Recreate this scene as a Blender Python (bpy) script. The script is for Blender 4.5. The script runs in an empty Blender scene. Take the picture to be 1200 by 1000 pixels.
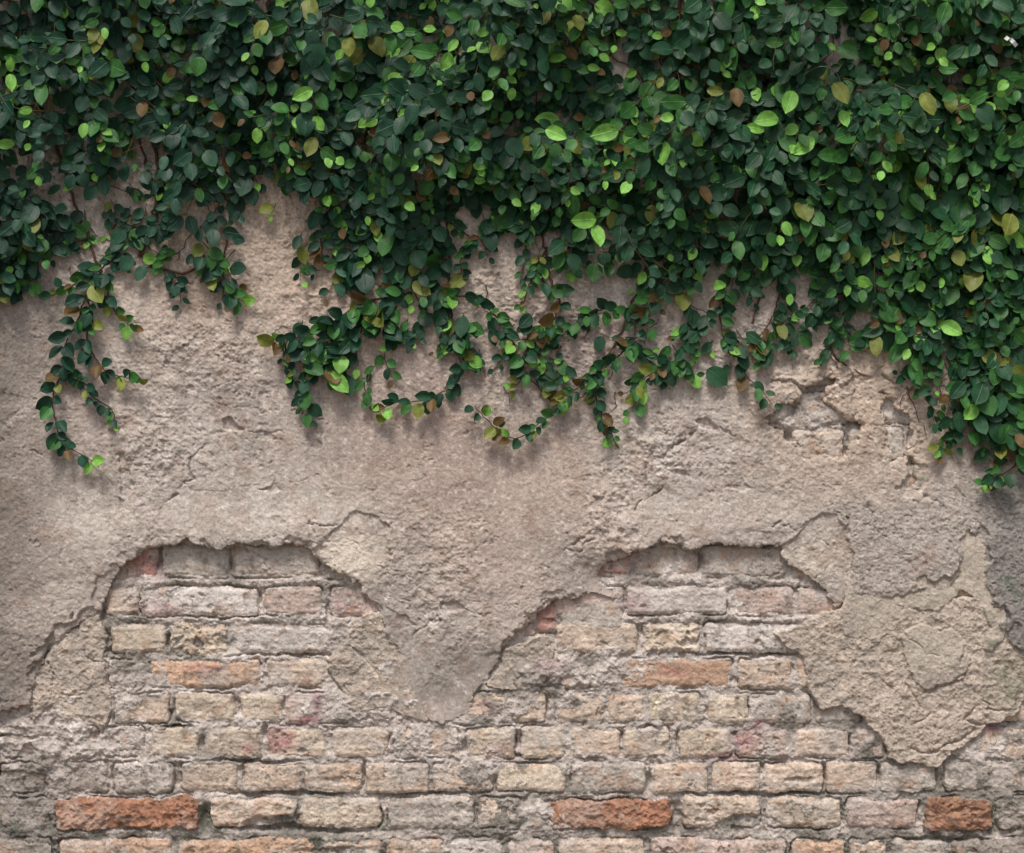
import bpy, math, random
import numpy as np
R = math.radians
random.seed(7); rng = np.random.default_rng(11)
scene = bpy.context.scene
col = scene.collection

# ------------------------------------------------------------------ camera, sky, sun, exposure
S = 0.0018            # metres per unit of the wall plan below (u to the right, v downwards)
Z0 = 0.45             # height of v = 1000 above the ground
def wx(u): return (u - 600.0) * S
def wz(v): return (1000.0 - v) * S + Z0

cam = bpy.data.cameras.new('camera'); co = bpy.data.objects.new('camera', cam); col.objects.link(co)
co.location = (0.0, -4.2, Z0 + 0.9); co.rotation_euler = (R(90), 0, 0)
cam.sensor_width = 36.0; cam.lens = 36.0 * (4.2 - 0.012) / (1200 * S)
cam.clip_start = 0.05; cam.clip_end = 500
scene.camera = co

SUN_EL, SUN_AZ = 61.0, -14.0       # azimuth measured from straight behind the camera, negative = from the left
w = bpy.data.worlds.new('World'); scene.world = w; w.use_nodes = True
nt = w.node_tree; nt.nodes.clear()
sky = nt.nodes.new('ShaderNodeTexSky'); sky.sky_type = 'NISHITA'; sky.sun_disc = False
sky.sun_elevation = R(SUN_EL); sky.sun_rotation = R(180 - SUN_AZ)
sky.air_density = 1.0; sky.dust_density = 4.0; sky.ozone_density = 0.6
bg = nt.nodes.new('ShaderNodeBackground'); bg.inputs['Strength'].default_value = 0.085
wo = nt.nodes.new('ShaderNodeOutputWorld')
nt.links.new(sky.outputs[0], bg.inputs[0]); nt.links.new(bg.outputs[0], wo.inputs[0])
sun = bpy.data.lights.new('sun', 'SUN'); sun.energy = 2.0; sun.angle = R(18); sun.color = (1.0, 0.96, 0.92)
so = bpy.data.objects.new('sun', sun); col.objects.link(so)
so.rotation_euler = (R(90 - SUN_EL), 0, R(SUN_AZ)); so.location = (-2, -5, 6)
scene.view_settings.view_transform = 'Standard'; scene.view_settings.look = 'None'
scene.view_settings.exposure = 0.44; scene.view_settings.gamma = 1.0

# ------------------------------------------------------------------ helpers
def tag(o, label=None, cat=None, group=None, kind=None):
    if label: o['label'] = label
    if cat: o['category'] = cat
    if group: o['group'] = group
    if kind: o['kind'] = kind
    return o
def srgb(r, g, b):
    c = np.array([r, g, b], float) / 255.0
    return np.where(c <= 0.04045, c / 12.92, ((c + 0.055) / 1.055) ** 2.4)
def link(name, me, mat, parent=None):
    if mat: me.materials.append(mat)
    o = bpy.data.objects.new(name, me); col.objects.link(o)
    if parent: o.parent = parent
    return o
def np_mesh(name, V, F, colours=None, uv=None, smooth=True):
    """mesh from numpy arrays, all faces with the same corner count"""
    me = bpy.data.meshes.new(name)
    n = F.shape[1]
    me.vertices.add(len(V)); me.vertices.foreach_set('co', V.astype(np.float32).ravel())
    me.loops.add(F.size); me.loops.foreach_set('vertex_index', F.astype(np.int32).ravel())
    me.polygons.add(len(F))
    me.polygons.foreach_set('loop_start', np.arange(0, F.size, n, dtype=np.int32))
    if smooth: me.polygons.foreach_set('use_smooth', np.ones(len(F), dtype=bool))
    if colours is not None:
        a = me.color_attributes.new('Col', 'FLOAT_COLOR', 'POINT')
        c4 = np.ones((len(V), 4), np.float32); c4[:, :3] = colours
        a.data.foreach_set('color', c4.ravel())
    if uv is not None:
        a = me.attributes.new('blade', 'FLOAT_VECTOR', 'POINT')
        a.data.foreach_set('vector', uv.astype(np.float32).ravel())
    me.update(calc_edges=True); me.validate()
    return me

# lattice noise, -1..1
def noise(x, y, seed):
    xi = np.floor(x).astype(np.int64); yi = np.floor(y).astype(np.int64)
    fx = (x - xi).astype(np.float32); fy = (y - yi).astype(np.float32)
    fx = fx * fx * fx * (fx * (fx * 6 - 15) + 10); fy = fy * fy * fy * (fy * (fy * 6 - 15) + 10)
    T = np.random.default_rng(seed * 7919 + 13).uniform(-1, 1, (256, 256)).astype(np.float32)
    x0 = xi & 255; x1 = (xi + 1) & 255; y0 = yi & 255; y1 = (yi + 1) & 255
    a = T[x0, y0]; b = T[x1, y0]; c = T[x0, y1]; d = T[x1, y1]
    return (a + (b - a) * fx) * (1 - fy) + (c + (d - c) * fx) * fy
_c, _s = math.cos(0.6), math.sin(0.6)
def fbm(x, y, size, octaves, seed, gain=0.5):
    u = x / size; v = y / size; out = 0; amp = 1.0; tot = 0
    for k in range(octaves):
        out = out + amp * noise(u + 17.3 * k, v - 9.1 * k, seed + k); tot += amp
        u, v = (u * _c - v * _s) * 2.03, (u * _s + v * _c) * 2.03
        amp *= gain
    return out / tot * 1.5
def ridge(x, y, size, octaves, seed, gain=0.55):
    u = x / size; v = y / size; out = 0; amp = 1.0; tot = 0
    for k in range(octaves):
        n = 1 - 2 * np.abs(noise(u + 5.3 * k, v + 3.7 * k, seed + k)); out = out + amp * n; tot += amp
        u, v = (u * _c - v * _s) * 2.03, (u * _s + v * _c) * 2.03
        amp *= gain
    return out / tot
def sst(e0, e1, x):
    t = np.clip((x - e0) / (e1 - e0), 0, 1); return t * t * (3 - 2 * t)

# ------------------------------------------------------------------ wall plan grid
def axis(a, b, lo, hi, fine, coarse):
    left = []; x = a; st = fine
    while x > lo: st = min(coarse, st * 1.03); x -= st; left.append(x)
    right = []; x = b; st = fine
    while x < hi: st = min(coarse, st * 1.03); x += st; right.append(x)
    return np.array(left[::-1] + list(np.arange(a, b + fine * .5, fine)) + right)
GU = axis(-30, 1230, -700, 1900, 1.0, 7.0)
GV = axis(150, 1012, -380, 1250, 1.0, 7.0); GV = np.clip(GV, -380, 1252)
U, V = np.meshgrid(GU.astype(np.float32), GV.astype(np.float32), indexing='ij')
print('grid', U.shape)
WU = U + 3.2 * fbm(U, V, 26, 3, 1) + 1.6 * fbm(U, V, 7, 3, 3)       # broken outlines
WV = V + 3.2 * fbm(U, V, 26, 3, 2) + 1.6 * fbm(U, V, 7, 3, 4)

def poly_sdf(pts, margin=30):
    """signed distance (inside positive) of the warped plan to a polygon"""
    P = np.array(pts, np.float32)
    u0, u1, v0, v1 = P[:, 0].min() - margin, P[:, 0].max() + margin, P[:, 1].min() - margin, P[:, 1].max() + margin
    i0, i1 = np.searchsorted(GU, [u0, u1]); j0, j1 = np.searchsorted(GV, [v0, v1])
    out = np.full(U.shape, -float(margin), np.float32)
    x = WU[i0:i1, j0:j1]; y = WV[i0:i1, j0:j1]
    d2 = np.full(x.shape, 1e9, np.float32); ins = np.zeros(x.shape, bool)
    n = len(P)
    for k in range(n):
        ax, ay = P[k]; bx, by = P[(k + 1) % n]
        ex, ey = bx - ax, by - ay; L = ex * ex + ey * ey + 1e-9
        t = np.clip(((x - ax) * ex + (y - ay) * ey) / L, 0, 1)
        d2 = np.minimum(d2, (x - ax - t * ex) ** 2 + (y - ay - t * ey) ** 2)
        if ay != by:
            c = ((ay > y) != (by > y)) & (x < ex * (y - ay) / (by - ay) + ax); ins ^= c
    d = np.sqrt(d2)
    out[i0:i1, j0:j1] = np.clip(np.where(ins, d, -d), -margin, 400)
    return out
def line_dist(pts, margin=14, warp=1.0):
    P = np.array(pts, np.float32)
    i0, i1 = np.searchsorted(GU, [P[:, 0].min() - margin, P[:, 0].max() + margin])
    j0, j1 = np.searchsorted(GV, [P[:, 1].min() - margin, P[:, 1].max() + margin])
    x = U[i0:i1, j0:j1] + warp * (WU - U)[i0:i1, j0:j1]; y = V[i0:i1, j0:j1] + warp * (WV - V)[i0:i1, j0:j1]
    d2 = np.full(x.shape, 1e9, np.float32)
    for (ax, ay), (bx, by) in zip(P[:-1], P[1:]):
        ex, ey = bx - ax, by - ay; L = ex * ex + ey * ey + 1e-9
        t = np.clip(((x - ax) * ex + (y - ay) * ey) / L, 0, 1)
        d2 = np.minimum(d2, (x - ax - t * ex) ** 2 + (y - ay - t * ey) ** 2)
    return (slice(i0, i1), slice(j0, j1)), np.sqrt(d2)
def blob(u, v, ru, rv, soft=0.6):
    d = np.sqrt(((WU - u) / ru) ** 2 + ((WV - v) / rv) ** 2)
    return 1 - sst(1 - soft, 1 + soft, d)

# ---- top coat outline (smooth plaster), traced along its broken lower edge
TOP = [(-720, -400), (-720, 860), (-400, 815), (-200, 850), (-60, 838), (0, 833), (20, 832), (38, 828), (40, 815), (44, 795), (52, 775), (62, 757),
  (75, 745), (85, 735), (97, 727), (108, 722), (120, 716), (121, 705), (125, 695), (128, 680), (132, 672), (140, 663), (152, 657),
  (165, 648), (180, 642), (195, 641), (205, 639), (218, 631), (232, 635), (245, 638), (255, 641), (268, 637), (285, 636), (300, 639),
  (320, 641), (333, 638), (345, 637), (360, 641), (367, 643), (368, 650), (376, 660), (390, 665), (403, 669), (410, 675), (420, 681),
  (430, 700), (440, 712), (446, 720), (449, 730), (453, 752), (466, 757), (474, 775), (478, 800), (480, 825), (490, 840), (520, 850),
  (548, 835), (560, 812), (575, 785), (585, 765), (600, 748), (620, 728), (630, 717), (645, 708), (655, 704), (675, 700), (685, 693),
  (700, 697), (712, 703), (726, 704), (729, 698), (716, 690), (704, 680), (703, 668), (712, 660), (722, 653), (738, 645), (752, 641), (765, 638),
  (775, 631), (790, 636), (803, 641), (815, 640), (830, 636), (850, 638), (870, 641), (885, 637), (900, 640), (912, 643), (914, 652),
  (925, 662), (945, 670), (958, 680), (970, 695), (980, 710), (987, 716), (990, 700), (996, 697), (1003, 701), (1020, 703), (1035, 699),
  (1045, 698), (1060, 700), (1070, 697), (1075, 693), (1090, 694), (1100, 693), (1105, 686), (1115, 680), (1122, 673), (1127, 665),
  (1126, 650), (1124, 633), (1130, 628), (1137, 622), (1143, 628), (1150, 631), (1152, 640), (1152, 665), (1157, 690), (1161, 720),
  (1170, 735), (1180, 750), (1193, 768), (1215, 790), (1260, 810), (1330, 790), (1450, 850), (1600, 820), (1920, 860), (1920, -400)]
HOLES = [
  [(905, 490), (922, 475), (938, 470), (944, 458), (962, 452), (975, 447), (968, 460), (966, 472), (978, 484), (988, 494), (1002, 494),
   (1000, 505), (1001, 512), (992, 515), (988, 530), (965, 533), (943, 531), (935, 520), (920, 508), (910, 500)],
  [(1042, 466), (1051, 477), (1061, 487), (1065, 497), (1064, 515), (1059, 530), (1057, 538), (1049, 539), (1047, 520), (1045, 505), (1042, 490)],
  [(1064, 540), (1071, 546), (1070, 560), (1074, 571), (1068, 571), (1065, 555)]]
# second coat (beige, thinner) and rough scratch coat, the lower layers
MID = [[(990, 690), (987, 722), (990, 745), (998, 752), (1010, 749), (1022, 754), (1030, 752), (1037, 743), (1048, 736), (1060, 724), (1078, 716), (1098, 716),
   (1112, 708), (1128, 690), (1150, 712), (1160, 735), (1150, 760), (1160, 765), (1178, 740), (1175, 640), (1110, 610), (1000, 640)],
  [(1053, 738), (1075, 729), (1095, 735), (1108, 730), (1122, 738), (1130, 752), (1137, 775), (1127, 796), (1105, 801), (1085, 808), (1072, 800), (1060, 778)]]
ROUGH = [
  [(52, 770), (97, 722), (120, 712), (124, 742), (121, 765), (125, 790), (131, 815), (128, 838), (124, 851), (105, 853), (90, 856), (85, 847),
   (66, 843), (57, 830), (45, 842), (38, 850), (30, 840), (38, 800)],
  [(408, 728), (430, 718), (452, 718), (500, 780), (500, 852), (478, 842), (455, 833), (425, 835), (408, 834), (402, 812), (388, 795), (384, 772), (398, 758), (408, 748)],
  [(905, 740), (925, 735), (965, 718), (990, 714), (1100, 700), (1160, 700), (1240, 790), (1235, 815), (1200, 822), (1190, 840), (1180, 848), (1160, 850), (1148, 860),
   (1135, 872), (1125, 880), (1112, 890), (1100, 898), (1085, 900), (1070, 897), (1060, 899), (1045, 890), (1038, 875), (1030, 858),
   (1015, 850), (1010, 842), (1000, 838), (985, 832), (958, 833), (950, 815), (944, 795), (940, 772), (925, 760)],
  [(590, 760), (640, 740), (650, 762), (640, 800), (600, 812), (570, 806)],
]
TAPER = [(712, 685, 34, 26), (735, 702, 26, 14), (520, 835, 70, 40), (560, 800, 34, 34), (470, 800, 30, 50), (640, 800, 60, 30)]

top_d = poly_sdf(TOP)
HOLES[0] = [(952 + (a - 952) * 1.16, 492 + (b - 492) * 1.12) for a, b in HOLES[0]]; HOLES[1] = [(1055 + (a - 1055) * 1.5, b) for a, b in HOLES[1]]
bumpy = blob(950, 470, 120, 70, .8)
for h in HOLES: top_d = np.minimum(top_d, -poly_sdf(h))
mid_d = np.maximum(poly_sdf(MID[0]), poly_sdf(MID[1]))
rough_d = np.maximum.reduce([poly_sdf(p) for p in ROUGH])
taper = np.zeros_like(U)
for b in TAPER: taper = np.maximum(taper, blob(*b, soft=0.85))
top_d = top_d + 1.6 * fbm(U, V, 5, 2, 12)
print('outlines done')

# ---- noise fields shared by the layers
big = fbm(U, V, 230, 3, 20); med = fbm(U, V, 60, 3, 30); lump = fbm(U, V, 18, 4, 40, 0.6)
grain = fbm(U, V, 4.5, 2, 50, 0.8); grit = rng.normal(0, 1, U.shape).astype(np.float32); sand = fbm(U, V, 2.6, 2, 54, 0.8); knob = ridge(U, V, 7, 3, 64)
crumb = ridge(U, V, 13, 4, 60); patch = fbm(U, V, 120, 4, 70, 0.6)

# ---- zones of crumbly plaster
CRUMB = [(170, 590, 60, 60), (205, 530, 50, 40), (160, 500, 60, 50), (235, 410, 60, 60), (500, 610, 45, 60), (505, 680, 50, 55), (535, 640, 30, 70), (680, 655, 26, 60), (725, 600, 50, 50),
         (330, 260, 70, 50), (385, 330, 50, 60), (590, 300, 70, 50), (680, 380, 80, 50), (400, 760, 60, 60), (80, 300, 60, 40), (150, 200, 90, 70),
         (880, 360, 60, 50), (960, 430, 90, 50), (1090, 470, 60, 40), (620, 440, 60, 50), (770, 540, 50, 50), (560, 480, 40, 30)]
cz = np.zeros_like(U)
for b in CRUMB: cz = np.maximum(cz, blob(*b, soft=0.8))
cz = np.maximum(cz, 0.8 * (1 - sst(235, 330, V + 25 * med)))
cz = np.clip(cz * (0.8 + 0.7 * med), 0, 1.2)

# slab right of the old vertical crack is a greyer, coarser cement
grey_d = poly_sdf([(996, 700), (994, 640), (985, 612), (975, 598), (1010, 585), (1060, 590), (1110, 560), (1240, 560), (1920, 540), (1920, 900), (1180, 900), (1120, 690)])
grey = sst(-12, 16, grey_d + 8 * med)

# ---- top coat height
top_th = 0.019 + 0.004 * big + 0.0026 * med + .009 * np.maximum(blob(285, 640, 140, 40, .7), blob(835, 640, 120, 40, .7)) 
# layered flakes on the top coat (raised / sunken plates), value in metres
FLAKES = [
  ([(368, 643), (372, 660), (403, 670), (430, 700), (447, 722), (455, 690), (457, 650), (455, 618), (440, 602), (415, 600), (405, 610), (385, 625)], -0.0055),
  ([(912, 643), (925, 662), (958, 680), (987, 718), (994, 690), (995, 650), (993, 620), (980, 604), (960, 598), (950, 608), (930, 625)], -0.0055),
  ([(222, 536), (248, 508), (275, 495), (320, 520), (330, 560), (300, 572), (260, 600), (226, 590)], -0.0014),
  ([(777, 536), (803, 508), (830, 495), (880, 520), (885, 560), (855, 572), (815, 600), (781, 590)], -0.0014),
  ([(480, 770), (484, 750), (492, 737), (516, 720), (545, 712), (575, 730), (570, 765), (545, 800), (500, 800)], 0.0020),
  ([(880, 450), (905, 442), (925, 440), (945, 455), (930, 470), (910, 478), (903, 492), (885, 500)], 0.0028),
  ([(905, 440), (930, 415), (965, 405), (985, 425), (1000, 437), (985, 452), (962, 448), (940, 452)], 0.0045),
  ([(998, 440), (1020, 444), (1035, 432), (1040, 405), (1000, 395), (975, 410)], 0.0038),
  ([(970, 455), (1000, 450), (1018, 452), (1040, 465), (1042, 500), (1003, 493), (975, 478)], 0.0020),
  ([(1050, 455), (1090, 458), (1120, 470), (1110, 415), (1075, 425)], 0.0040),
  ([(1045, 455), (1065, 495), (1066, 545), (1074, 575), (1100, 590), (1140, 600), (1200, 560), (1200, 440), (1100, 470)], -0.0020),
  ([(340, 612), (372, 610), (400, 614), (405, 600), (460, 560), (520, 545), (560, 560), (480, 590), (456, 614), (420, 640), (365, 640)], 0.0010),
  ([(140, 533), (147, 530), (151, 548), (156, 570), (150, 582), (141, 580)], -0.0065),
  ([(262, 490), (272, 487), (288, 501), (276, 503), (264, 500)], -0.008),
  ([(816, 490), (826, 487), (840, 501), (830, 503), (818, 500)], -0.008),
  ([(518, 704), (531, 701), (545, 715), (532, 716), (519, 714)], -0.008),
  ([(305, 573), (318, 569), (322, 562), (332, 573), (322, 577)], -0.004),
  ([(850, 573), (865, 569), (870, 562), (880, 573), (870, 577)], -0.004),
  ([(335, 632), (342, 628), (352, 632), (368, 634), (366, 641), (345, 637)], -0.006),
  ([(790, 632), (796, 629), (803, 636), (802, 641), (794, 638)], -0.006),
  ([(233, 631), (240, 629), (250, 637), (246, 640)], -0.006),
  ([(138, 583), (147, 584), (144, 596), (138, 594)], -0.006),
  ([(695, 583), (706, 583), (704, 594), (697, 592)], -0.005),
  ([(128, 507), (141, 505), (141, 511), (131, 512)], -0.007),
]
for pts, hgt in FLAKES:
    d = poly_sdf(pts, 12)
    top_th = top_th + hgt * sst(-1.2, 1.2, d)
CRACKS = [  # polyline, width, depth
  ([(265, 503), (247, 515), (235, 522), (222, 536), (223, 552), (225, 560), (208, 583), (198, 588), (190, 600)], 1.3, .006),
  ([(816, 505), (803, 514), (789, 522), (777, 536), (778, 552), (780, 560), (765, 583), (755, 588), (746, 600)], 1.3, .006),
  ([(288, 500), (300, 507), (312, 510)], 0.9, .003), ([(840, 500), (853, 508), (866, 510)], 0.9, .003),
  ([(456, 616), (457, 650), (456, 690), (453, 702)], 1.0, .004), ([(995, 610), (995, 640), (996, 660), (996, 697)], 1.2, .006),
  ([(440, 600), (450, 607), (456, 620)], 0.8, .003), ([(978, 600), (988, 607), (995, 620)], 0.8, .003),
  ([(400, 638), (412, 636), (422, 639)], 1.0, .005), ([(947, 638), (960, 636), (968, 638)], 1.0, .005),
  ([(362, 612), (380, 618), (392, 616), (404, 608)], 1.0, .005), ([(900, 615), (912, 612), (930, 618), (948, 608)], 1.2, .006),
  ([(478, 785), (481, 765), (481, 750), (490, 738), (502, 729), (515, 720)], 1.3, .006),
  ([(445, 664), (453, 668), (470, 668)], 0.9, .003), ([(453, 697), (465, 701), (480, 702)], 0.9, .004), ([(996, 668), (1010, 668), (1020, 664)], 0.9, .004),
  ([(545, 716), (560, 722), (575, 724)], 0.9, .003),
  ([(148, 522), (158, 518), (165, 524)], 0.9, .004), ([(35, 531), (50, 532)], 0.9, .004),
  ([(300, 575), (318, 570)], 0.9, .004), ([(340, 566), (355, 563), (370, 558)], 0.8, .003),
  ([(662, 648), (675, 640), (688, 626), (693, 622)], 1.3, .006), ([(668, 646), (680, 648), (692, 632)], 1.0, .004),
  ([(705, 530), (708, 550), (714, 570)], 0.8, .0025),
  ([(1018, 447), (1035, 444), (1050, 451), (1062, 455), (1085, 460)], 1.5, .007), ([(1030, 460), (1040, 464), (1050, 474)], 1.3, .006),
  ([(1064, 536), (1071, 546), (1069, 558), (1074, 572)], 1.8, .010), ([(1080, 578), (1092, 584), (1100, 592), (1108, 600)], 1.5, .007),
  ([(996, 440), (1000, 455), (996, 470), (1000, 494)], 1.0, .005), ([(905, 445), (915, 443), (925, 445), (940, 456), (935, 470), (918, 476), (903, 488)], 1.2, .006),
  ([(962, 452), (978, 446), (990, 440), (1000, 436)], 1.2, .006), ([(1075, 694), (1090, 695), (1100, 694)], 1.0, .004),
  ([(1010, 590), (1020, 600), (1018, 612), (1012, 618)], 0.9, .004), ([(1060, 605), (1075, 607), (1080, 614)], 0.9, .004),
  ([(950, 590), (962, 588), (975, 592)], .9, .003), ([(1155, 570), (1160, 590)], .8, .003), ([(840, 440), (850, 455), (842, 470)], .8, .003),
  ([(100, 640), (98, 660), (104, 672)], .8, .002), ([(60, 700), (60, 712)], 1.3, .004), ([(610, 520), (640, 540), (650, 570)], .6, .0015),
  ([(300, 505), (318, 509), (330, 507)], .8, .003), ([(430, 450), (470, 455), (500, 462)], .6, .002),
]
crk = np.zeros_like(U)
for pts, wd, dp in CRACKS:
    sl, d = line_dist(pts, warp=1.5)
    crk[sl] = np.maximum(crk[sl], dp * np.exp(-(d / wd) ** 2))
crk = crk * (.25 + .75 * sst(-.35, .25, fbm(U, V, 13, 3, 84)))
# fine map cracks
mc = np.abs(noise(WU / 46, WV / 46, 81)); mcr = np.exp(-(mc / 0.012) ** 2) * sst(0.15, 0.5, fbm(U, V, 90, 2, 83))
crk = crk + 0.0016 * mcr
pit = sst(0.62, 0.9, fbm(U, V, 6, 2, 90)) * sst(-0.1, 0.5, fbm(U, V, 70, 2, 92))
still = np.maximum.reduce([blob(480, 520, 210, 75, .7), blob(610, 590, 60, 100, .7), blob(60, 560, 90, 160, .6) * .6, blob(250, 590, 70, 30, .8) * .7, blob(810, 590, 70, 30, .8) * .7, blob(1060, 640, 60, 50, .8) * .5])
still = np.clip(still + .25 * patch, 0, 1); cz = cz * (1 - .85 * still)
top_th = top_th + (1.25 - .95 * still) * 0.0012 * lump + (1.1 - .5 * still) * (0.0007 * grain + 0.0006 * sand) + 0.00022 * grit + .0022 * (1 - still) * sst(.1, .7, fbm(U, V, 34, 4, 98, .6)) + cz * (0.0040 * crumb * 0.6 + 0.0028 * knob + 0.0024 * lump) - crk - 0.0022 * pit
top_th = top_th + grey * (-0.0005 + 0.0004 * grain - 0.002 * sst(0.7, 0.95, fbm(U, V, 5, 2, 96)))
edge_chip = 0.0035 * sst(6, 0, top_d) * (0.5 + 0.6 * lump)
lip = 3 + 16 * fbm(U, V, 24, 3, 14); calm = 1 - .75 * np.maximum(blob(270, 640, 120, 26, .7), blob(835, 640, 110, 26, .7)); calm = calm * (1 - .9 * np.maximum(blob(415, 675, 52, 52, .5), blob(952, 675, 52, 52, .5))); calm = calm * (1 - .8 * blob(970, 495, 120, 60, .6)); lip = lip * calm
edge_chip = edge_chip + (0.007 + .003 * med) * sst(lip + 1.0, lip - 1.0, top_d) * (lip > 1)
lip2 = -3 + 34 * fbm(U, V, 46, 3, 16); edge_chip = edge_chip + 0.0035 * sst(lip2 + 1.0, lip2 - 1.0, top_d) * (lip2 > 1) * calm
Htop = top_th - edge_chip
Htop = Htop * (1 - 0.93 * taper) + 0.0015 * taper
Htop = Htop - 0.05 * (1 - sst(-1.3, 1.0, top_d))

# ---- second coat and rough coat heights
Hmid = 0.0135 + 0.0035 * med + 0.0016 * lump + 0.0006 * grain + 0.0004 * sand + 0.00025 * grit + .0014 * knob * sst(0, .6, patch + med)
MC = [([(1066, 782), (1055, 768), (1050, 745), (1058, 737), (1075, 730)], 1.4, .007), ([(1058, 740), (1068, 752), (1085, 765), (1100, 768)], .8, .003),
      ([(1100, 738), (1112, 731), (1122, 735), (1128, 748), (1130, 765), (1125, 780)], 1.1, .005), ([(1160, 735), (1148, 738), (1138, 750), (1130, 756)], 1.2, .006),
      ([(1060, 715), (1075, 714), (1080, 718), (1063, 719)], 1.2, .005), ([(1120, 665), (1125, 675), (1117, 688)], 1.2, .005),
      ([(1125, 690), (1115, 705), (1100, 715), (1080, 718)], 1.0, .004), ([(1120, 795), (1130, 790), (1150, 792)], 1.3, .006), ([(1062, 775), (1068, 790), (1072, 805)], 1.3, .006)]
for pts, wd, dp in MC:
    sl, d = line_dist(pts); Hmid[sl] -= dp * np.exp(-(d / wd) ** 2)
tilt = 0.004 * sst(1050, 1140, U) * sst(690, 760, V)
Hmid = Hmid + tilt - 0.05 * (1 - sst(-1.2, 1.0, mid_d))
Hro = 0.0070 + .0035 * sst(900, 1000, U) + .003 * fbm(U, V, 36, 3, 99) + 0.0028 * med + 0.0062 * crumb * 0.55 + 0.0026 * lump + 0.0016 * knob + 0.0008 * grain + 0.0006 * sand + 0.0003 * grit
RC = [([(1060, 800), (1070, 815), (1078, 828)], 1.2, .005), ([(1035, 800), (1046, 810)], 1.2, .004), ([(1085, 812), (1100, 805), (1120, 800), (1130, 790)], 1.5, .006),
      ([(1075, 850), (1085, 842), (1095, 838)], 1, .004), ([(1098, 850), (1100, 865), (1095, 872)], 1, .004), ([(1070, 880), (1090, 882), (1110, 873), (1125, 868), (1140, 855)], 1.4, .007),
      ([(1150, 820), (1160, 826), (1157, 832), (1180, 835)], 1.3, .006), ([(1140, 830), (1130, 842), (1145, 850), (1165, 852)], 1.4, .006),
      ([(60, 775), (64, 800), (60, 820)], 1.2, .005), ([(95, 760), (110, 775), (128, 778)], 1.1, .005), ([(410, 760), (430, 775), (440, 795)], 1.2, .004)]
for pts, wd, dp in RC:
    sl, d = line_dist(pts); Hro[sl] -= dp * np.exp(-(d / wd) ** 2)
Hro = Hro * (1 - 0.6 * taper)
Hro = Hro - 0.05 * (1 - sst(-1.6, 2.0, rough_d + 1.5 * lump))

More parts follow.
